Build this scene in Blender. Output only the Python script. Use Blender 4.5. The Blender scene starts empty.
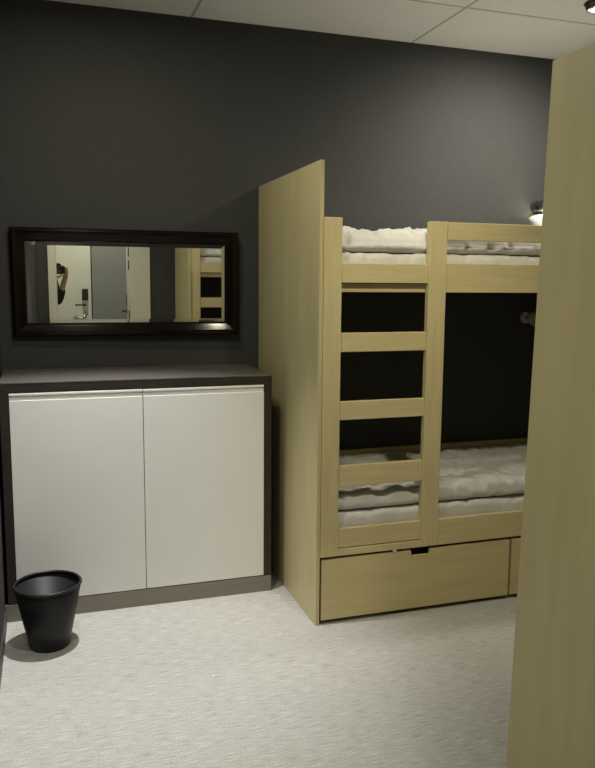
import bpy, bmesh, math, random
from mathutils import Vector, Matrix, noise
random.seed(7)
S = bpy.context.scene
COL = S.collection
PI = math.pi

# ------------------------------------------------------------------ materials
def mat(name, col, rough=0.6, metal=0.0, spec=0.5):
    m = bpy.data.materials.new(name); m.use_nodes = True
    b = m.node_tree.nodes['Principled BSDF']
    b.inputs['Base Color'].default_value = (*col, 1)
    b.inputs['Roughness'].default_value = rough
    b.inputs['Metallic'].default_value = metal
    b.inputs['Specular IOR Level'].default_value = spec
    return m

def noisy(name, c1, c2, scale=(1, 1, 1), nscale=8.0, detail=4.0, rough=0.6, metal=0.0, spec=0.5, bump=0.0, bdist=0.01, bscale=None, ramp=(0.3, 0.7)):
    """procedural two-tone material on object coordinates, with optional fine bump"""
    m = mat(name, c1, rough, metal, spec)
    nt = m.node_tree; N = nt.nodes; L = nt.links; b = N['Principled BSDF']
    tc = N.new('ShaderNodeTexCoord'); mp = N.new('ShaderNodeMapping'); mp.inputs['Scale'].default_value = scale
    L.new(tc.outputs['Object'], mp.inputs['Vector'])
    no = N.new('ShaderNodeTexNoise'); no.inputs['Scale'].default_value = nscale; no.inputs['Detail'].default_value = detail
    L.new(mp.outputs['Vector'], no.inputs['Vector'])
    cr = N.new('ShaderNodeValToRGB')
    cr.color_ramp.elements[0].position = ramp[0]; cr.color_ramp.elements[1].position = ramp[1]
    cr.color_ramp.elements[0].color = (*c1, 1); cr.color_ramp.elements[1].color = (*c2, 1)
    L.new(no.outputs['Fac'], cr.inputs['Fac']); L.new(cr.outputs['Color'], b.inputs['Base Color'])
    if bump:
        n2 = no
        if bscale:
            n2 = N.new('ShaderNodeTexNoise'); n2.inputs['Scale'].default_value = bscale; n2.inputs['Detail'].default_value = 3
            L.new(mp.outputs['Vector'], n2.inputs['Vector'])
        bp = N.new('ShaderNodeBump'); bp.inputs['Strength'].default_value = bump; bp.inputs['Distance'].default_value = bdist
        L.new(n2.outputs['Fac'], bp.inputs['Height']); L.new(bp.outputs['Normal'], b.inputs['Normal'])
    return m

WOODA, WOODB = (0.545, 0.462, 0.245), (0.625, 0.535, 0.30)
wood_x = noisy('birch_grain_lengthwise', WOODA, WOODB, (0.8, 9, 9), 5, 6, 0.45, spec=0.35)
wood_z = noisy('birch_grain_upright', WOODA, WOODB, (9, 9, 0.8), 5, 6, 0.45, spec=0.35)
ply_z = noisy('birch_plywood_upright', (0.515, 0.445, 0.24), (0.59, 0.515, 0.285), (7, 7, 0.9), 2.4, 6, 0.42, spec=0.35)
ply_x = noisy('birch_plywood_lengthwise', (0.53, 0.45, 0.235), (0.61, 0.52, 0.28), (0.9, 7, 7), 2.4, 6, 0.45, spec=0.35)
wall_grey = noisy('charcoal_painted_wall', (0.058, 0.058, 0.057), (0.064, 0.064, 0.063), (1, 1, 1), 30, 4, 0.75, spec=0.2, bump=0.06, bdist=0.001, bscale=220)
wall_pale = noisy('grey_painted_corridor_wall', (0.25, 0.25, 0.255), (0.27, 0.27, 0.275), (1, 1, 1), 30, 4, 0.7, spec=0.25)
white_paint = noisy('white_painted_joinery', (0.70, 0.68, 0.60), (0.74, 0.72, 0.64), (1, 1, 1), 4, 3, 0.45)
tile_mat = noisy('white_ceiling_tile', (0.85, 0.845, 0.82), (0.88, 0.875, 0.85), (1, 1, 1), 60, 5, 0.85, spec=0.2, bump=0.1, bdist=0.002)
grid_mat = mat('ceiling_grid_metal', (0.46, 0.45, 0.43), 0.6)
door_white = noisy('white_laminate', (0.74, 0.735, 0.70), (0.77, 0.765, 0.73), (1, 1, 1), 3, 3, 0.38, spec=0.4)
dark_lam = noisy('black_brown_laminate', (0.022, 0.018, 0.014), (0.034, 0.028, 0.022), (1, 8, 8), 6, 5, 0.45, spec=0.4)
top_lam = noisy('dark_worktop_laminate', (0.075, 0.067, 0.06), (0.125, 0.112, 0.10), (1.2, 14, 14), 5, 6, 0.33, spec=0.5)
steel_plinth = noisy('brushed_plinth_metal', (0.20, 0.185, 0.15), (0.24, 0.22, 0.18), (0.6, 30, 30), 6, 4, 0.42, metal=0.35)
frame_mat = noisy('dark_espresso_lacquer', (0.005, 0.0025, 0.002), (0.009, 0.005, 0.0035), (1, 6, 6), 7, 4, 0.12, spec=0.24)
glass_mat = mat('mirror_silver', (0.86, 0.87, 0.82), 0.0, 1.0)
bin_mat = noisy('black_plastic', (0.008, 0.008, 0.009), (0.012, 0.012, 0.013), (1, 1, 1), 20, 3, 0.4, spec=0.35)
linen = noisy('white_cotton_bedding', (0.60, 0.59, 0.57), (0.66, 0.65, 0.63), (1, 1, 1), 9, 4, 0.85, spec=0.15, bump=0.2, bdist=0.004, bscale=60)
sheet = noisy('white_mattress_sheet', (0.60, 0.59, 0.565), (0.66, 0.65, 0.62), (1, 1, 1), 9, 4, 0.85, spec=0.15, bump=0.2, bdist=0.004, bscale=50)
black_plastic = mat('black_metal_lamp', (0.02, 0.02, 0.02), 0.35)
grey_plastic = mat('pale_grey_lamp_head', (0.55, 0.55, 0.52), 0.4)
chrome = mat('satin_steel', (0.62, 0.6, 0.55), 0.28, 1.0)
dark_metal = mat('dark_bronze_metal', (0.06, 0.055, 0.05), 0.35, 0.8)
dark_base = mat('dark_skirting', (0.05, 0.05, 0.05), 0.45)
lint_mat = mat('white_lint', (0.85, 0.85, 0.82), 0.8)

def carpet():
    m = mat('woven_pale_grey_carpet', (0.4, 0.38, 0.33), 0.95, spec=0.1)
    nt = m.node_tree; N = nt.nodes; L = nt.links; b = N['Principled BSDF']
    tc = N.new('ShaderNodeTexCoord')
    def nz(scale, map_scale, detail):
        mp = N.new('ShaderNodeMapping'); mp.inputs['Scale'].default_value = map_scale
        L.new(tc.outputs['Object'], mp.inputs['Vector'])
        n = N.new('ShaderNodeTexNoise'); n.inputs['Scale'].default_value = scale; n.inputs['Detail'].default_value = detail
        L.new(mp.outputs['Vector'], n.inputs['Vector']); return n
    weave = nz(62, (0.26, 3.8, 1), 5)
    speck = nz(210, (1, 1.5, 1), 3)
    mix = N.new('ShaderNodeMath'); mix.operation = 'MULTIPLY_ADD'; mix.inputs[1].default_value = 0.45
    sc = N.new('ShaderNodeMath'); sc.operation = 'MULTIPLY'; sc.inputs[1].default_value = 0.55
    L.new(speck.outputs['Fac'], sc.inputs[0]); L.new(weave.outputs['Fac'], mix.inputs[0]); L.new(sc.outputs[0], mix.inputs[2])
    cr = N.new('ShaderNodeValToRGB')
    cr.color_ramp.elements[0].position = 0.36; cr.color_ramp.elements[1].position = 0.64
    cr.color_ramp.elements[0].color = (0.25, 0.243, 0.225, 1); cr.color_ramp.elements[1].color = (0.57, 0.56, 0.53, 1)
    L.new(mix.outputs[0], cr.inputs['Fac']); L.new(cr.outputs['Color'], b.inputs['Base Color'])
    bp = N.new('ShaderNodeBump'); bp.inputs['Strength'].default_value = 0.5; bp.inputs['Distance'].default_value = 0.004
    L.new(mix.outputs[0], bp.inputs['Height']); L.new(bp.outputs['Normal'], b.inputs['Normal'])
    return m
carpet_mat = carpet()

# ------------------------------------------------------------------ helpers
def obj(name, bm, m, parent=None, smooth=False, loc=None):
    me = bpy.data.meshes.new(name)
    bmesh.ops.recalc_face_normals(bm, faces=bm.faces)
    bm.to_mesh(me); bm.free()
    if smooth:
        for f in me.polygons: f.use_smooth = True
    me.materials.append(m)
    o = bpy.data.objects.new(name, me); COL.objects.link(o)
    if parent is not None: o.parent = parent
    if loc: o.location = loc
    return o

def tag(o, label=None, cat=None, group=None, kind=None):
    if label: o['label'] = label
    if cat: o['category'] = cat
    if group: o['group'] = group
    if kind: o['kind'] = kind
    return o

def thing(name, label, cat, loc=(0, 0, 0), group=None):
    o = bpy.data.objects.new(name, None); COL.objects.link(o)
    o.location = loc; o.empty_display_size = 0.1
    return tag(o, label, cat, group)

def add_box(bm, a, b, bev=0.0, seg=2):
    a = Vector(a); b = Vector(b)
    lo = Vector((min(a[i], b[i]) for i in range(3))); hi = Vector((max(a[i], b[i]) for i in range(3)))
    t = bmesh.new()
    bmesh.ops.create_cube(t, size=1.0)
    for v in t.verts:
        v.co = Vector((lo[i] + (v.co[i] + 0.5) * (hi[i] - lo[i]) for i in range(3)))
    if bev > 0:
        bmesh.ops.bevel(t, geom=list(t.edges), offset=bev, segments=seg, profile=0.5, affect='EDGES')
    merge(bm, t)

def merge(bm, t):
    vm = {}
    for v in t.verts: vm[v] = bm.verts.new(v.co)
    for f in t.faces:
        try: bm.faces.new([vm[v] for v in f.verts])
        except ValueError: pass
    t.free()

def box(name, a, b, m, parent=None, bev=0.002):
    bm = bmesh.new(); add_box(bm, a, b, bev)
    return obj(name, bm, m, parent)

def add_lathe(bm, prof, c=(0, 0, 0), n=48, axis='Z', cap=True):
    """prof: list of (r, h). revolve round an axis through c"""
    rings = []
    for r, h in prof:
        ring = []
        for k in range(n):
            a = 2 * PI * k / n
            x, y = r * math.cos(a), r * math.sin(a)
            p = {'Z': (x, y, h), 'Y': (x, h, y), 'X': (h, x, y)}[axis]
            ring.append(bm.verts.new(Vector(c) + Vector(p)))
        rings.append(ring)
    for i in range(len(rings) - 1):
        for k in range(n):
            bm.faces.new([rings[i][k], rings[i][(k + 1) % n], rings[i + 1][(k + 1) % n], rings[i + 1][k]])
    if cap:
        bm.faces.new(rings[0][::-1]); bm.faces.new(rings[-1])

def add_tube(bm, pts, r, n=12):
    pts = [Vector(p) for p in pts]; rings = []
    for i, p in enumerate(pts):
        d = (pts[min(i + 1, len(pts) - 1)] - pts[max(i - 1, 0)]).normalized()
        up = Vector((0, 0, 1)) if abs(d.z) < 0.9 else Vector((1, 0, 0))
        s = d.cross(up).normalized(); t = s.cross(d).normalized()
        rr = r[i] if isinstance(r, (list, tuple)) else r
        rings.append([bm.verts.new(p + (s * math.cos(2 * PI * k / n) + t * math.sin(2 * PI * k / n)) * rr) for k in range(n)])
    for i in range(len(rings) - 1):
        for k in range(n):
            bm.faces.new([rings[i][k], rings[i][(k + 1) % n], rings[i + 1][(k + 1) % n], rings[i + 1][k]])
    bm.faces.new(rings[0][::-1]); bm.faces.new(rings[-1])

def add_prism(bm, pts, vec):
    v = Vector(vec)
    a = [bm.verts.new(Vector(p)) for p in pts]; b = [bm.verts.new(Vector(p) + v) for p in pts]
    n = len(pts)
    bm.faces.new(a[::-1]); bm.faces.new(b)
    for i in range(n): bm.faces.new([a[i], a[(i + 1) % n], b[(i + 1) % n], b[i]])

# ------------------------------------------------------------------ the room
H = 2.775
XL, XR = 0.060, 3.40        # left and right wall of the room
YF, YF2, YR = -3.50, -3.62, -5.40   # wall with the doorway, its corridor side, rear wall with the entrance door
CL, CR = -0.45, 1.75        # corridor side walls
OP0, OP1, OPH = 0.227, 0.885, 2.10  # doorway

def struct(name, bm, m, parent=None):
    o = obj(name, bm, m, parent)
    if parent is None: o['kind'] = 'structure'
    return o
def sbox(name, a, b, m, parent=None, bev=0.0):
    bm = bmesh.new(); add_box(bm, a, b, bev); return struct(name, bm, m, parent)

sbox('floor', (CL - .1, YR - .1, -.1), (XR + .1, .1, 0), carpet_mat)
sbox('wall_back', (XL - .1, 0, 0), (XR + .1, .1, H), wall_grey)
sbox('wall_left', (XL - .1, YF, 0), (XL, 0, H), wall_grey)
sbox('wall_right', (XR, YF, 0), (XR + .1, 0, H), wall_grey)
bm = bmesh.new()
add_box(bm, (CL - .1, YF2, 0), (OP0 - .02, YF, H)); add_box(bm, (OP1 + .02, YF2, 0), (XR + .1, YF, H)); add_box(bm, (OP0 - .02, YF2, OPH + .02), (OP1 + .02, YF, H))
struct('wall_front', bm, wall_grey)
sbox('wall_corridor_left', (CL - .1, YR, 0), (CL, YF2, H), wall_pale)
sbox('wall_corridor_right', (CR, YR, 0), (CR + .1, YF2, H), wall_pale)
DX0, DX1, DH = -0.34, 0.555, 2.08   # entrance door leaf
bm = bmesh.new()
add_box(bm, (CL - .1, YR - .1, 0), (DX0 - .03, YR, H)); add_box(bm, (DX1 + .012, YR - .1, 0), (CR + .1, YR, H)); add_box(bm, (DX0 - .03, YR - .1, DH + .03), (DX1 + .012, YR, H))
struct('wall_rear', bm, wall_pale)
sbox('baseboard_left', (XL, YF + .03, 0), (XL + .008, -.56, .065), dark_base)

# suspended ceiling: 1.2 x 0.6 m tiles in a metal grid
ceil = bpy.data.objects.new('ceiling', None)
bm = bmesh.new(); add_box(bm, (CL - .1, YR - .1, H + .0012), (XR + .1, .1, H + .1)); ceil = struct('ceiling', bm, grid_mat)
g = 0.007
T0, TC = 1.003, -0.565
bm = bmesh.new()
xs = [CL - .1] + [T0 + 1.2 * k for k in range(-1, 2)] + [XR + .1]
ys = [0.0] + [TC - .6 * k for k in range(9)]
for i in range(len(xs) - 1):
    for j in range(len(ys) - 1):
        if ys[j + 1] < YR: continue
        add_box(bm, (xs[i] + g, ys[j + 1] + g, H), (xs[i + 1] - g, ys[j] - (g if j else 0), H + .001), 0.0004, 1)
tiles = obj('ceiling_tiles', bm, tile_mat, ceil)

# doorway lining, casings and the open door leaf seen in the mirror
bm = bmesh.new()
add_box(bm, (OP0 - .02, YF2 - .004, 0), (OP0, YF + .004, OPH)); add_box(bm, (OP1, YF2 - .004, 0), (OP1 + .02, YF + .004, OPH)); add_box(bm, (OP0 - .02, YF2 - .004, OPH), (OP1 + .02, YF + .004, OPH + .02))
add_box(bm, (.155, YF, 0), (OP0, YF + .018, OPH + .08), .002); add_box(bm, (OP1, YF, 0), (1.07, YF + .018, OPH + .08), .002); add_box(bm, (OP0, YF, OPH), (OP1, YF + .018, OPH + .08), .002)
struct('trim_1', bm, white_paint)
d2 = bpy.data.objects.new('door_2', None)
bm = bmesh.new(); add_box(bm, (.895, -4.26, .008), (.935, YF2 - .012, OPH - .01), .002); d2 = struct('door_2', bm, white_paint)
for z in (.25, 1.05, 1.525, 1.65):
    bm = bmesh.new(); add_tube(bm, [(.885, YF2 - .012, z - .045), (.885, YF2 - .012, z + .045)], .009); add_box(bm, (.8795, YF2 - .006, z - .04), (.8845, YF2 + .035, z + .04)); obj('hinge', bm, dark_metal, d2)
bm = bmesh.new()
add_lathe(bm, [(.026, 0), (.026, .008), (.01, .01), (.01, .05)], (.895, -4.2, 1.05), 20, 'X')
for v in bm.verts: v.co.x = .895 - (v.co.x - .895)
add_tube(bm, [(.845, -4.2, 1.05), (.845, -4.16, 1.05), (.846, -4.08, 1.05)], [.010, .010, .008])
add_box(bm, (.889, -4.215, 1.10), (.895, -4.185, 1.22), .002)
obj('door_handle', bm, dark_metal, d2)

# entrance door
bm = bmesh.new(); add_box(bm, (DX0, YR - .06, .008), (DX1, YR - .015, DH), .002)
d1 = struct('door_1', bm, white_paint)
bm = bmesh.new()
add_box(bm, (DX0 - .03, YR - .09, 0), (DX0 - .004, YR + .012, DH + .03)); add_box(bm, (DX0 - .03, YR - .09, DH + .005), (DX1 + .01, YR + .012, DH + .03)); 
obj('door_frame', bm, white_paint, d1)
box('door_stop', (DX1 + .001, YR - .09, 0), (DX1 + .0115, YR + .004, DH + .004), dark_metal, d1, 0)
box('lock_plate', (.455, YR - .015, .93), (.515, YR - .003, 1.15), chrome, d1, .004)
bm = bmesh.new(); add_box(bm, (.450, YR - .015, 1.09), (.520, YR + .014, 1.225), .01, 3); obj('card_reader', bm, black_plastic, d1)
bm = bmesh.new(); add_tube(bm, [(.485, YR - .01, 1.04), (.485, YR + .045, 1.04), (.47, YR + .055, 1.04), (.37, YR + .055, 1.04)], [.010, .010, .010, .008]); obj('door_handle', bm, dark_metal, d1, True)
bm = bmesh.new(); add_tube(bm, [(.485, YR + .0, .95), (.485, YR + .03, .93), (.46, YR + .04, .895), (.41, YR + .04, .885), (.37, YR + .03, .90), (.365, YR - .01, .92)], .008); obj('security_latch', bm, chrome, d1, True)

# ------------------------------------------------------------------ cabinet
CX0, CX1, CY, CH = 0.074, 1.268, -0.524, 1.056
cab = thing('sideboard_cabinet', 'white two-door cabinet with dark carcass standing under the wall mirror', 'cabinet', ((CX0 + CX1) / 2, CY / 2, 0))
def L(o, root):     # meshes are written in world coordinates; bring them under the empty
    o.matrix_parent_inverse = Matrix.Translation(-Vector(root.location)); return o
pz = 0.078; th = 0.036
bm = bmesh.new()
add_box(bm, (CX0, CY, pz), (CX0 + th, -.012, CH - .04), .0015); add_box(bm, (CX1 - th, CY, pz), (CX1, -.012, CH - .04), .0015)
add_box(bm, (CX0 + th, CY + .03, pz), (CX1 - th, -.012, pz + .02)); add_box(bm, (CX0 + th, -.03, pz + .02), (CX1 - th, -.012, CH - .04)); add_box(bm, (.66, CY + .04, pz + .02), (.682, -.03, CH - .04))
L(obj('carcass', bm, dark_lam, cab), cab)
# worktop: pale grey-brown upper skin with a dark front edge
L(box('worktop', (CX0 - .001, CY - .001, CH - .006), (CX1 + .001, -.012, CH), top_lam, cab, .001), cab)
L(box('worktop_edge', (CX0, CY, CH - .042), (CX1, -.012, CH - .0055), dark_lam, cab, .001), cab)
for a, b in ((CX0 + th + .002, .6695), (.6725, CX1 - th - .002)):
    d = L(box('door', (a, CY - .0005, pz + .004), (b, CY + .02, CH - .078), door_white, cab, .0015), cab)
    bm = bmesh.new()    # bevelled pull strip along the top of the door
    zt = CH - .046; y0 = CY - .0005
    add_prism(bm, [(a, y0 + .007, CH - .0775), (a, y0 + .007, zt - .013), (a, y0 + .001, zt - .010), (a, y0 + .001, zt - .003), (a, y0 + .004, zt), (a, y0 + .02, zt), (a, y0 + .02, CH - .0775)], (b - a, 0, 0))
    h = obj('edge_pull', bm, door_white, d)
L(box('plinth', (XL + .001, CY - .001, 0), (CX1, CY + .018, pz - .001), steel_plinth, cab, .001), cab)
L(box('plinth_return', (CX1 - .018, CY + .018, 0), (CX1, -.012, pz - .001), steel_plinth, cab, .001), cab)

# ------------------------------------------------------------------ wall mirror
MX, MZ = 0.672, 1.4745
mir = thing('wall_mirror', 'wide dark-framed mirror hanging on the charcoal wall above the white cabinet', 'mirror', (MX, -.019, MZ))
mir.rotation_euler = (0.0155, 0, -0.0215)
ow, oh, iw, ih = 1.104 / 2, 0.521 / 2, 0.966 / 2, 0.390 / 2
def loop(w, h, y): return [Vector(p) for p in ((-w, y, -h), (w, y, -h), (w, y, h), (-w, y, h))]
prof = [(0.0, -.0), (0.0, -.020), (.006, -.027), (.016, -.030), (.028, -.0285), (.050, -.021), (.060, -.0175), (.0645, -.017), (.0655, -.0185), (.0675, -.017), (.069, -.012), (.069, -.0)]
bm = bmesh.new(); rings = []
for t, y in prof:
    rings.append([bm.verts.new(v) for v in loop(ow - t, oh - t * (oh - ih) / .069, y)])
for i in range(len(rings)):
    A, B = rings[i], rings[(i + 1) % len(rings)]
    for k in range(4): bm.faces.new([A[k], A[(k + 1) % 4], B[(k + 1) % 4], B[k]])
obj('frame', bm, frame_mat, mir)
bm = bmesh.new()
o_ = [bm.verts.new(v) for v in loop(iw + .004, ih + .004, -.0085)]; i_ = [bm.verts.new(v) for v in loop(iw - .017, ih - .017, -.0105)]
b_ = [bm.verts.new(v) for v in loop(iw + .004, ih + .004, -.004)]
bm.faces.new(i_)
for k in range(4):
    bm.faces.new([o_[k], o_[(k + 1) % 4], i_[(k + 1) % 4], i_[k]]); bm.faces.new([b_[k], b_[(k + 1) % 4], o_[(k + 1) % 4], o_[k]])
bm.faces.new(b_[::-1])
obj('mirror_glass', bm, glass_mat, mir)

# ------------------------------------------------------------------ soft bedding meshes
def slab(bm, x0, x1, y0, y1, z0, z1, nx, seed, amp, edge_r, wr=1.0, tilt=None, hump=None, top=1.0, slope=0.0):
    """soft rounded slab: closed rounded cross-section swept along x, with cloth wrinkles"""
    w, h = y1 - y0, z1 - z0
    r = min(edge_r, h / 2 * .98)
    sec = []
    def arc(cy, cz, a0, a1, n=7):
        for k in range(n + 1):
            a = a0 + (a1 - a0) * k / n; sec.append((cy + r * math.cos(a), cz + r * math.sin(a)))
    arc(y0 + r, z0 + r, PI * 1.5, PI, 7); arc(y0 + r, z1 - r, PI, PI / 2, 7)
    nt = 34
    for k in range(1, nt): sec.append((y0 + r + (w - 2 * r) * k / nt, z1))
    arc(y1 - r, z1 - r, PI / 2, 0, 4); arc(y1 - r, z0 + r, 0, -PI / 2, 4)
    for k in range(1, 6): sec.append((y1 - r - (w - 2 * r) * k / 6, z0))
    cy, cz = (y0 + y1) / 2, (z0 + z1) / 2
    rings = []
    for i in range(nx + 1):
        u = i / nx; x = x0 + (x1 - x0) * u
        e = min(u, 1 - u) * (x1 - x0)
        s = 1.0 if e > r else math.sqrt(max(0.0, 1 - ((r - e) / r) ** 2)) * .92 + .08
        ring = []
        for (y, z) in sec:
            zz = cz + (z - cz) * s
            p = Vector((x, y, zz)); q = Vector((x + seed * 13.7, y, zz))
            n1 = noise.noise(q * 3.1) * .9
            f2 = noise.noise(Vector((q.x * 9 + 2.3 * noise.noise(q * 4), q.y * 6, q.z * 5)))
            f3 = 1 - abs(noise.noise(Vector((q.x * 15 + seed, q.y * 9 + 3 * noise.noise(q * 2.2), q.z * 12)))) * 2
            f4 = noise.noise(q * 34)
            d = amp * (.8 * n1 + wr * (.6 * f2 + .75 * (f3 if f3 > -.2 else -.2) + .30 * f4))
            nz = max(0.0, (z - z0) / h)
            dy = -1 if y < y0 + r else (1 if y > y1 - r else 0)
            k = (0.25 + .75 * nz if z > z0 + .001 else 0.0) * (top if dy == 0 else 1)
            p.z += d * (.85 if dy == 0 else .45) * k
            if dy < 0:
                cr = noise.noise(Vector((q.x * 30 + 2 * noise.noise(q * 7), 3.0 + seed, q.z * 9))) * .9 + .5 * noise.noise(Vector((q.x * 62, seed, q.z * 18)))
                p.y = max(p.y - d * .6 * min(1, k + .2) + amp * .5 * max(-.25, cr), y0 - .001)
            if slope and y < y0 + .3: p.y += slope * max(0.0, z - z0 - .02) * max(0.0, 1 - max(0.0, y - y0 - r) / .2)
            if tilt and z > cz: p.z += tilt * (y - y0) / w
            if hump and z > cz: p.z += hump(x, y) 
            ring.append(bm.verts.new(p))
        rings.append(ring)
    n = len(sec)
    for i in range(nx):
        for k in range(n):
            bm.faces.new([rings[i][k], rings[i + 1][k], rings[i + 1][(k + 1) % n], rings[i][(k + 1) % n]])
    bm.faces.new(rings[0]); bm.faces.new(rings[-1][::-1])

# ------------------------------------------------------------------ bunk beds
def bunk(name, label, X0, YFR, s, Hp, tags, seed, foot=0.0):
    """X0 = outer face of the ladder-end panel, YFR = front plane, s=-1: front faces -y (depth towards +y), s=+1: front faces +y"""
    t = thing(name, label, 'bunk bed', (X0 + 1.0, YFR - s * .47, 0))
    Y = lambda d: YFR - s * d            # d = distance behind the front plane
    def bx(nm, x0, x1, d0, d1, z0, z1, m, bev=.002, par=None):
        o = box(nm, (X0 + x0, Y(d0), z0), (X0 + x1, Y(d1), z1), m, par or t, bev)
        if par is None: L(o, t)
        return o
    LEN = 1.98; D = .945
    bm = bmesh.new(); add_prism(bm, [(X0, Y(-foot), 0), (X0, Y(D), 0), (X0, Y(D), Hp), (X0, Y(0), Hp)], (.017, 0, 0))
    bmesh.ops.bevel(bm, geom=list(bm.edges), offset=.0012, segments=1, affect='EDGES'); L(obj('end_panel', bm, ply_z, t), t)
    bx('end_panel', LEN - .02, LEN, 0, D, 0, Hp, ply_z, .0012)
    p0, p1, q0, q1 = .0185, .099, .500, .585
    bx('ladder_post', p0, p1, -.001, .030, .305, 1.750, wood_z, .0025)
    bx('ladder_post', q0, q1, -.001, .030, .305, 1.748, wood_z, .0025)
    for z0, z1 in ((1.195, 1.276), (.904, .984), (.611, .705)):
        bx('ladder_rung', p1, q0, .006, .028, z0, z1, wood_x, .0025)
    # upper bed frame
    bx('side_rail', p1, q0, .006, .028, 1.485, 1.566, wood_x, .002)
    bx('side_rail', q1, LEN - .02, .001, .028, 1.446, 1.571, wood_x, .002)
    bx('guard_rail', q1, LEN - .02, .001, .028, 1.671, 1.747, wood_x, .002)
    bx('bed_base', .02, LEN - .02, .030, D - .03, 1.446, 1.482, wood_x, .002)
    bx('back_rail', .02, LEN - .02, D - .028, D - .003, 1.446, 1.60, wood_x, .002)
    # lower bed frame
    bx('side_rail', p1, q0, .006, .028, .340, .425, wood_x, .002)
    bx('side_rail', q1, LEN - .02, .001, .028, .305, .425, wood_x, .002)
    bx('bed_base', .02, LEN - .02, .002, D - .03, .304, .336, wood_x, .002)
    bx('back_rail', .02, LEN - .02, D - .028, D - .003, .304, .555, wood_x, .002)
    # drawers with a cut-out grip in the top edge
    da, db = .026, .968
    for k, (a, b) in enumerate(((da, db), (.982, LEN - .024))):
        c = (a + b) / 2 + .005; zt = .292
        bm = bmesh.new()
        pts = [(a, .02), (b, .02), (b, zt), (c + .049, zt), (c + .045, zt - .026), (c - .045, zt - .026), (c - .049, zt), (a, zt)]
        add_prism(bm, [(X0 + x, Y(.001), z) for x, z in pts], (0, -s * .018, 0))
        dr = L(obj('drawer', bm, ply_x, t), t)
        bm = bmesh.new()
        add_box(bm, (X0 + a + .02, Y(.02), .03), (X0 + b - .02, Y(.75), .045)); add_box(bm, (X0 + a + .02, Y(.02), .045), (X0 + a + .032, Y(.75), .24)); add_box(bm, (X0 + b - .032, Y(.02), .045), (X0 + b - .02, Y(.75), .24)); add_box(bm, (X0 + a + .032, Y(.738), .045), (X0 + b - .032, Y(.75), .24))
        add_box(bm, (X0 + c - .07, Y(.05), .235), (X0 + c + .07, Y(.055), .301))  # dark plate stands in for the shade behind the grip cut-out
        obj('drawer_box', bm, dark_lam, dr)
    bm = bmesh.new(); add_lathe(bm, [(.008, .2935), (.009, .300), (.006, .3035)], (X0 + .374, Y(.006), 0), 16); o = L(obj('drawer_buffer', bm, grey_plastic, t), t); o['label'] = 'small pale plastic buffer'
    # bedding: every piece is a thing of its own
    def soft(nm, lb, cat, grp, m, *a, **k):
        bm = bmesh.new(); slab(bm, *a, **k)
        if s > 0:
            for v in bm.verts: v.co.y = Y(0) - (v.co.y)     # placed in depth coordinates
        else:
            for v in bm.verts: v.co.y = Y(0) + v.co.y
        for v in bm.verts: v.co.x += X0
        c = sum((v.co for v in bm.verts), Vector()) / len(bm.verts); zb = min(v.co.z for v in bm.verts); org = Vector((c.x, c.y, zb))
        for v in bm.verts: v.co -= org
        o = obj(nm, bm, m, None, True, org); tag(o, lb, cat, grp); return o
    x0, x1 = .026, LEN - .026
    soft('mattress', tags[0], 'mattress', None, sheet, x0, x1, .034, D - .042, 1.483, 1.610, 150, seed + 1, .012, .035, 1.0, top=.12)
    soft('duvet', tags[1], 'duvet', None, linen, x0 + .004, 1.46, .033, D - .044, 1.615, 1.696, 190, seed + 2, .021, .040, 1.25, slope=.7,
         hump=lambda x, y: .046 * math.exp(-((x - .05) / .11) ** 2) + .016 * math.exp(-((x - 1.0) / .5) ** 2))
    soft('mattress', tags[2], 'mattress', None, sheet, x0, x1, .034, D - .042, .337, .486, 150, seed + 3, .012, .035, 1.0, top=.12)
    soft('duvet', tags[3], 'duvet', None, linen, x0 + .004, x1 - .004, .034, D - .044, .491, .567, 190, seed + 4, .020, .038, 1.25, tilt=-.052)
    return t

bunk('bunk_bed', 'pale birch bunk bed with ladder and drawers, standing beside the white cabinet', 1.344, -.954, -1, 1.976,
     ('white sheeted mattress on the upper bunk of the bed beside the white cabinet', 'crumpled white duvet on the upper bunk of the bed beside the white cabinet',
      'white sheeted mattress on the lower bunk of the bed beside the white cabinet', 'crumpled white duvet on the lower bunk behind the ladder rungs, beside the white cabinet'), 3)
bunk('bunk_bed', 'birch bunk bed nearest the camera, its tall plain end panel filling the right edge', 1.300, -2.50, 1, 1.950,
     ('white sheeted mattress on the upper bunk of the near bed at the right edge', 'white duvet on the upper bunk of the near bed, seen only in the mirror',
      'white sheeted mattress on the lower bunk of the near bed at the right edge', 'white duvet on the lower bunk of the near bed at the right edge'), 11, .055)

# pillow at the far end of the upper bunk
bm = bmesh.new()
n = 16
def pil(u, v, sgn):
    e = max(0.0, (1 - abs(u) ** 3.0) * (1 - abs(v) ** 3.0)) ** .5
    cx = .182 * u * (1 - .12 * (1 - v * v)); cyv = .235 * v * (1 - .10 * (1 - u * u))
    return Vector((cx, cyv, sgn * .065 * e + .008 * noise.noise(Vector((u * 3, v * 3, sgn * 2)))))
grid = {}
for sgn in (1, -1):
    for i in range(n + 1):
        for j in range(n + 1):
            u, v = -1 + 2 * i / n, -1 + 2 * j / n
            if i in (0, n) or j in (0, n):
                if (0, i, j) not in grid: grid[(0, i, j)] = bm.verts.new(pil(u, v, 0))
                grid[(sgn, i, j)] = grid[(0, i, j)]
            else: grid[(sgn, i, j)] = bm.verts.new(pil(u, v, sgn))
    for i in range(n):
        for j in range(n):
            f = [grid[(sgn, i, j)], grid[(sgn, i + 1, j)], grid[(sgn, i + 1, j + 1)], grid[(sgn, i, j + 1)]]
            bm.faces.new(f if sgn > 0 else f[::-1])
p = obj('pillow', bm, linen, None, True, (3.098, -.275, 1.750)); p.rotation_euler = (.55, 0, .0)
tag(p, 'white pillow propped at the far end of the upper bunk behind the guard rail', 'pillow')

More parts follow.
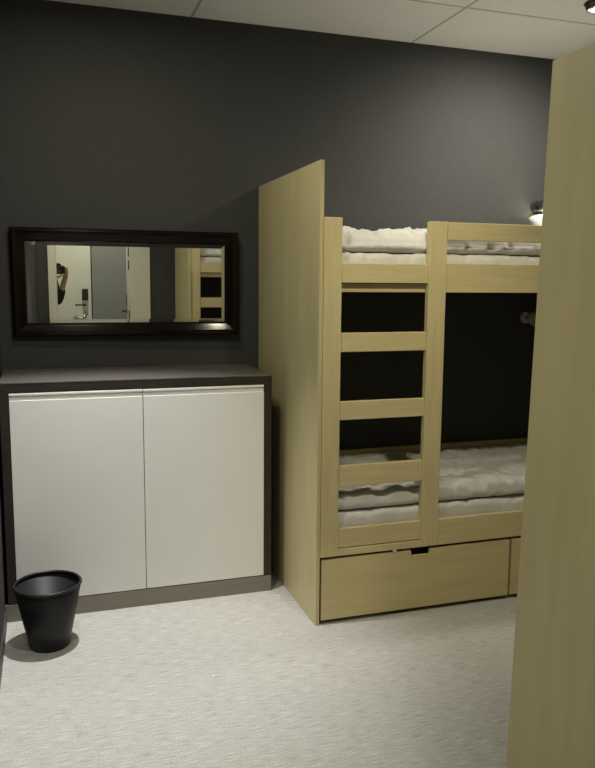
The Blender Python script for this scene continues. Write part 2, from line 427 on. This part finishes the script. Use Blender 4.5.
# reading lamps on the wall
def reading_lamp(label, x, z, headmat, aim):
    t = thing('reading_lamp', label, 'lamp', (x, 0, z), 'reading lamps over the bunks')
    bm = bmesh.new(); add_lathe(bm, [(.034, 0), (.034, -.014), (.030, -.018)], n=32, axis='Y'); obj('wall_plate', bm, headmat, t, False)
    bm = bmesh.new(); add_tube(bm, [(0, -.016, 0), (0, -.045, 0), (0, -.06, 0)], .008); obj('arm', bm, black_plastic, t, True)
    bm = bmesh.new(); add_lathe(bm, [(.012, .035), (.024, .030), (.033, .010), (.036, -.02), (.036, -.032), (.032, -.032), (.030, -.01), (.012, .02)], n=32); 
    h = obj('lamp_head', bm, headmat, t, True); h.location = (0, -.085, 0); h.rotation_euler = aim
    return t
reading_lamp('small pale-headed reading lamp on the dark wall inside the lower bunk', 2.998, 1.287, grey_plastic, (-1.2, 0, .1))
reading_lamp('small black reading lamp on the wall above the upper bunk pillow', 3.035, 1.935, black_plastic, (0, .25, 0))

# ------------------------------------------------------------------ waste bin
bn = thing('waste_bin', 'small round black plastic waste bin on the carpet before the cabinet', 'bin', (.243, -.790, 0)); bn.scale = (1.025, 1.025, 1.0)
bm = bmesh.new()
hh = .268
add_lathe(bm, [(.001, .006), (.073, .006), (.075, .0), (.078, .004), (.1275, hh - .012), (.1255, hh - .010), (.0755, .012), (.001, .011)], n=64, cap=False)
obj('bin_body', bm, bin_mat, bn, True)
bm = bmesh.new()
rp = [(.1265 + .0055 * math.cos(a), hh - .006 + .0065 * math.sin(a)) for a in [2 * PI * k / 10 for k in range(11)]]
add_lathe(bm, rp, n=64, cap=False); obj('rim', bm, bin_mat, bn, True)

# lint specks on the carpet
first = None
for k, (x, y) in enumerate(((.690, -.600), (1.155, -.621), (1.059, -.815), (.829, -1.248), (1.285, -.601), (1.172, -.991))):
    if first is None:
        bm = bmesh.new(); bmesh.ops.create_icosphere(bm, subdivisions=2, radius=.0045)
        for v in bm.verts: v.co = Vector((v.co.x * 1.3, v.co.y, max(-.002, v.co.z * .6))) * (1 + .5 * noise.noise(v.co * 400))
        zmin = min(v.co.z for v in bm.verts)
        for v in bm.verts: v.co.z -= zmin
        o = first = obj('lint_speck', bm, lint_mat)
        tag(o, 'tiny white speck of lint on the pale carpet before the cabinet', 'lint', 'white lint specks on the carpet')
    else:
        o = first.copy(); COL.objects.link(o)
    o.location = (x, y, 0); o.rotation_euler = (0, 0, k * 1.3)

# ------------------------------------------------------------------ ceiling downlights and added fill lamps
glow = bpy.data.materials.new('lit_lamp_lens'); glow.use_nodes = True
gb = glow.node_tree.nodes['Principled BSDF']; gb.inputs['Base Color'].default_value = (.9, .88, .8, 1)
gb.inputs['Emission Color'].default_value = (1, .94, .8, 1); gb.inputs['Emission Strength'].default_value = 6.0
def downlight(label, x, y, power=1, ang=90, blend=.35, ringmat=None, size=.04, col=(1, .965, .83), spill=None, aim=None):
    t = thing('downlight', label, 'ceiling light', (x, y, H), 'ceiling downlights')
    bm = bmesh.new(); add_lathe(bm, [(.058, 0), (.060, -.005), (.052, -.009), (.048, -.028), (.042, -.030), (.041, -.026), (.041, 0)], n=40, cap=False); obj('trim_ring', bm, ringmat or dark_metal, t, True)
    bm = bmesh.new(); add_lathe(bm, [(.0405, -.002), (.0405, -.006)], n=32); obj('lens', bm, glow, t)
    if ang >= 180:
        l = bpy.data.lights.new('downlight_beam', 'AREA'); l.shape = 'DISK'; l.size = size * 2
    else:
        l = bpy.data.lights.new('downlight_beam', 'SPOT'); l.spot_size = math.radians(ang); l.spot_blend = blend; l.shadow_soft_size = size
    l.energy = power; l.color = col
    lo = bpy.data.objects.new('downlight_beam', l); COL.objects.link(lo); lo.location = (x, y, H - .034)
    if aim: lo.rotation_euler = (Vector(aim) - lo.location).to_track_quat('-Z', 'Y').to_euler()
    if spill:       # the lamp's weak light outside its main beam
        l2 = bpy.data.lights.new('downlight_spill', 'AREA'); l2.shape = 'DISK'; l2.size = .08; l2.energy = spill['power']; l2.color = spill['col']
        o2 = bpy.data.objects.new('downlight_spill', l2); COL.objects.link(o2); o2.location = (x, y, H - .036)
    return lo
POW = dict(A=(268, 266, 263), S=(6.4, 6.0, 4.4), B=(76, 73, 61), T=(9, 8.7, 7.6), C=(13.2, 13.1, 11.6), D=(24, 23.5, 19), E=(40, 37.5, 27), F=(100, 91, 66), R=(26, 24, 18))
def pc(k):
    p = POW[k]; m = max(max(p), 1e-6); return dict(power=m, col=tuple(v / m for v in p))
downlight('recessed ceiling downlight above the white cabinet and bin', .56, -.88, ang=60, blend=.9, size=.03, aim=(.42, -1.05, 0), spill=pc('S'), **pc('A'))
downlight('dark metal recessed ceiling downlight above the upper bunk of the far bed', 2.74, -.82, ang=125, blend=1.0, aim=(2.62, -.1, 1.75), spill=pc('T'), **pc('B'))
downlight('recessed ceiling downlight over the carpet before the white cabinet', .42, -1.75, ang=180, size=.045, **pc('C'))
downlight('recessed ceiling downlight in the entrance corridor', .55, -4.6, ang=180, **pc('D'))
downlight('added fill light at the ceiling nearest the doorway, beside the near bunk bed', .25, -3.1, ang=115, blend=1.0, **pc('E'))  # unseen fill lamp, added to lift the near panel, cabinet doors and ladder
downlight('added fill light at the ceiling midway between the two bunk beds', 1.56, -2.12, ang=66, blend=1.0, size=.05, aim=(2.02, -.62, .72), **pc('F'))  # unseen lamp added to brighten the lower bunk and drawer fronts
# beam of the upper reading lamp
l = bpy.data.lights.new('reading_lamp_beam', 'SPOT'); l.energy = pc('R')['power']; l.spot_size = math.radians(85); l.spot_blend = .4; l.shadow_soft_size = .012; l.color = pc('R')['col']
lo = bpy.data.objects.new('reading_lamp_beam', l); COL.objects.link(lo); lo.location = (3.033, -.09, 1.892)
lo.rotation_euler = (Vector((2.50, -.80, 1.66)) - lo.location).to_track_quat('-Z', 'Y').to_euler()


# ------------------------------------------------------------------ the photographer, seen as a sliver in the mirror
skin_mat = noisy('skin', (0.50, 0.32, 0.23), (0.55, 0.36, 0.26), (1, 1, 1), 12, 3, 0.55)
cloth_dark = noisy('black_knit_top', (0.016, 0.016, 0.018), (0.026, 0.026, 0.028), (1, 1, 1), 60, 3, 0.85)
denim = noisy('dark_trousers', (0.02, 0.022, 0.03), (0.03, 0.033, 0.042), (1, 1, 1), 60, 3, 0.85)
hair_mat = noisy('dark_brown_hair', (0.016, 0.011, 0.008), (0.035, 0.024, 0.016), (6, 6, 1), 20, 4, 0.5)
shoe_mat = mat('black_shoe_leather', (0.015, 0.015, 0.015), 0.4)
def skin(name, chains, m, parent, sub=2):
    """chains: lists of (position, radius) sharing points by equality; grown with a Skin modifier"""
    bm = bmesh.new(); lay = bm.verts.layers.skin.verify(); vs = {}
    for ch in chains:
        prev = None; fresh = tuple(ch[0][0]) not in vs
        for p, rr in ch:
            k = tuple(p)
            if k not in vs:
                v = bm.verts.new(p); v[lay].radius = (rr, rr) if not isinstance(rr, tuple) else rr; vs[k] = v
            v = vs[k]
            if prev is not None and prev != v: bm.edges.new((prev, v))
            prev = v
        if fresh: vs[tuple(ch[0][0])][lay].use_root = True
    o = obj(name, bm, m, parent)
    sk = o.modifiers.new('Skin', 'SKIN'); sk.use_smooth_shade = True; sk.branch_smoothing = .5
    ss = o.modifiers.new('Subsurf', 'SUBSURF'); ss.levels = sub; ss.render_levels = sub
    return o
per = thing('person', 'person in a black top holding up a camera, half hidden in the mirror', 'person', (.0, -4.225, 0))
pel, sp, che, nb = (0, 0, .95), (0, -.005, 1.10), (0, 0, 1.27), (0, -.01, 1.40)
c2p = Matrix.Translation((.225, .233, 1.472)) @ (Matrix.Rotation(-.3187, 4, 'Z') @ Matrix.Rotation(-.1326, 4, 'X'))
cp = lambda x, y, z: tuple(round(v, 5) for v in (c2p @ Vector((x, y, z))))
paR, paL = cp(.089, -.012, -.012), cp(-.035, .048, -.080)
shR, elR, wrR = (.165, -.005, 1.385), (.215, .035, 1.125), cp(.098, -.050, -.062)
shL, elL, wrL = (-.165, -.005, 1.385), (-.06, .15, 1.165), cp(-.085, .020, -.100)
hipR, knR, anR, toR = (.09, 0, .90), (.10, .02, .50), (.105, -.015, .09), (.12, .13, .035)
hipL, knL, anL, toL = (-.09, 0, .90), (-.10, .02, .50), (-.105, -.015, .09), (-.12, .13, .035)
body = [[(pel, .105), (sp, .10), (che, .115), (nb, .07), ((0, .0, 1.465), .050), ((0, .008, 1.535), .068), ((0, .012, 1.60), .080), ((0, .0, 1.655), .062)],
        [(nb, .07), (shR, .050), (elR, .036), (wrR, .024), (paR, .021)], [(nb, .07), (shL, .050), (elL, .036), (wrL, .024), (paL, .021)],
        [(pel, .105), (hipR, .085), (knR, .055), (anR, .035), (toR, .03)], [(pel, .105), (hipL, .085), (knL, .055), (anL, .035), (toL, .03)],
        [((0, .07, 1.555), .018), ((0, .088, 1.585), .012), ((0, .105, 1.560), .013)]]           # nose
V3 = Vector
def finger(pts, rr):
    body.append([(cp(*p), rr * (1.05 - .08 * i)) for i, p in enumerate(pts)])
# right hand wraps the grip side of the camera
for z, e, rr in ((.018, .002, .0082), (-.002, 0, .0086), (-.022, .002, .0082), (-.040, .006, .0072)):
    finger([(.089, -.006, z * .6 - .006), (.086, .022, z), (.080, .050, z), (.054 + e, .052, z)], rr)
finger([(.091, -.018, .0), (.090, -.036, .008), (.072, -.047, .014), (.048, -.047, .017)], .0092)
# left hand cups the lens from below
for y, e, rr in ((.047, 0, .0080), (.063, .003, .0082), (.079, 0, .0080), (.094, -.008, .0070)):
    finger([(-.030, .055 + (y - .068) * .6, -.078), (-.010, y, -.064), (.017 + e, y, -.056), (.044 + e, y, -.036)], rr)
finger([(-.042, .042, -.076), (-.052, .040, -.050), (-.052, .040, -.024), (-.047, .040, -.002)], .0092)
bd = skin('body', body, skin_mat, per)
top = [[((0, 0, .90), .120), (sp, .118), (che, .128), (nb, .074)], [(nb, .074), (shR, .060), (elR, .047), ((.262, .098, 1.285), .041)], [(nb, .074), (shL, .060), (elL, .047), ((.050, .210, 1.285), .041)]]
tp = skin('knit_top', top, cloth_dark, per); tp['label'] = 'black long-sleeved top'
skin('trousers', [[((0, 0, .93), .110), ((.088, 0, .86), .092), (knR, .068), ((.105, -.01, .12), .052)], [((0, 0, .93), .110), ((-.088, 0, .86), .092), (knL, .068), ((-.105, -.01, .12), .052)]], denim, per)
bm = bmesh.new()
add_lathe(bm, [(.150, .835), (.156, .845), (.158, .90), (.150, .97), (.141, 1.04), (.136, 1.10), (.130, 1.13)], n=40)
for v in bm.verts: v.co.y *= .84
obj('top_hem', bm, cloth_dark, per, True)
for sx in (1, -1):
    skin('shoe', [[((.105 * sx, -.05, .045), .043), ((.105 * sx, .0, .046), .044), ((.115 * sx, .09, .042), .040), ((.122 * sx, .16, .036), .034)]], shoe_mat, per)
    bm = bmesh.new(); bmesh.ops.create_uvsphere(bm, u_segments=16, v_segments=10, radius=.0105)
    obj('eye', bm, mat('eye_white', (.8, .78, .75), .2), per, True, (.030 * sx, .068, 1.590))
    bm = bmesh.new(); bmesh.ops.create_uvsphere(bm, u_segments=12, v_segments=8, radius=.007)
    obj('iris', bm, hair_mat, per, True, (.030 * sx, .0745, 1.590))
    bm = bmesh.new(); bmesh.ops.create_uvsphere(bm, u_segments=16, v_segments=10, radius=1)
    for v in bm.verts: v.co = V3((v.co.x * .010, v.co.y * .018, v.co.z * .030))
    obj('ear', bm, skin_mat, per, True, (.080 * sx, .0, 1.575))
bm = bmesh.new(); bmesh.ops.create_uvsphere(bm, u_segments=16, v_segments=8, radius=1)
for v in bm.verts: v.co = V3((v.co.x * .024, v.co.y * .008, v.co.z * .007))
obj('mouth', bm, mat('lips', (.42, .18, .15), .5), per, True, (0, .074, 1.520))
bm = bmesh.new(); bmesh.ops.create_uvsphere(bm, u_segments=40, v_segments=24, radius=1)
for v in bm.verts:
    n_ = 1 + .05 * noise.noise(v.co * 5)
    v.co = V3((v.co.x * .090, v.co.y * .098, v.co.z * .100)) * n_
    if v.co.y > .035 and v.co.z < .055: v.co.y = .035
    if v.co.z < -.03 and v.co.y > -.03: v.co.y = -.03
obj('hair', bm, hair_mat, per, True, (0, -.008, 1.607))
# the camera in the person's hands (behind the viewpoint, facing into the room)
dc = thing('camera', 'black camera held up in the doorway, reflected at the left of the mirror', 'camera', (.225, -3.992, 1.472))
dc.rotation_euler = (-.1326, 0, -.3187)
bm = bmesh.new(); add_box(bm, (-.066, -.028, -.048), (.066, .018, .034), .009, 3); add_prism(bm, [(-.03, -.026, .030), (.03, -.026, .030), (.02, -.022, .056), (-.02, -.022, .056)], (0, .045, 0)); add_box(bm, (.042, .01, -.046), (.066, .034, .03), .008, 3)
obj('camera_body', bm, black_plastic, dc)
bm = bmesh.new(); add_lathe(bm, [(.032, .018), (.033, .030), (.030, .034), (.031, .048), (.028, .050), (.025, .045)], n=36, axis='Y'); obj('lens', bm, black_plastic, dc, True)


# ------------------------------------------------------------------ world and camera
w = bpy.data.worlds.new('World'); S.world = w; w.use_nodes = True
w.node_tree.nodes['Background'].inputs['Color'].default_value = (1, .95, .85, 1); w.node_tree.nodes['Background'].inputs['Strength'].default_value = 0.0
cd = bpy.data.cameras.new('Camera'); cam = bpy.data.objects.new('Camera', cd); COL.objects.link(cam)
yaw, pit, roll, F = -0.3187, -0.1326, 0.008, 761.95
fw = Vector((-math.sin(yaw) * math.cos(pit), math.cos(yaw) * math.cos(pit), math.sin(pit)))
r = Vector((math.cos(yaw), math.sin(yaw), 0)); u = r.cross(fw)
r2 = r * math.cos(roll) + u * math.sin(roll); u2 = u * math.cos(roll) - r * math.sin(roll)
M = Matrix((r2, u2, -fw)).transposed().to_4x4(); M.translation = Vector((.273, -3.924, 1.485))
cam.matrix_world = M
cd.sensor_fit = 'VERTICAL'; cd.sensor_height = 24; cd.lens = 24 * F / 768; cd.clip_start = .02
S.camera = cam
S.view_settings.view_transform = 'Standard'; S.view_settings.look = 'None'; S.view_settings.gamma = 1; S.view_settings.use_curve_mapping = False
S.view_settings.exposure = 0.0
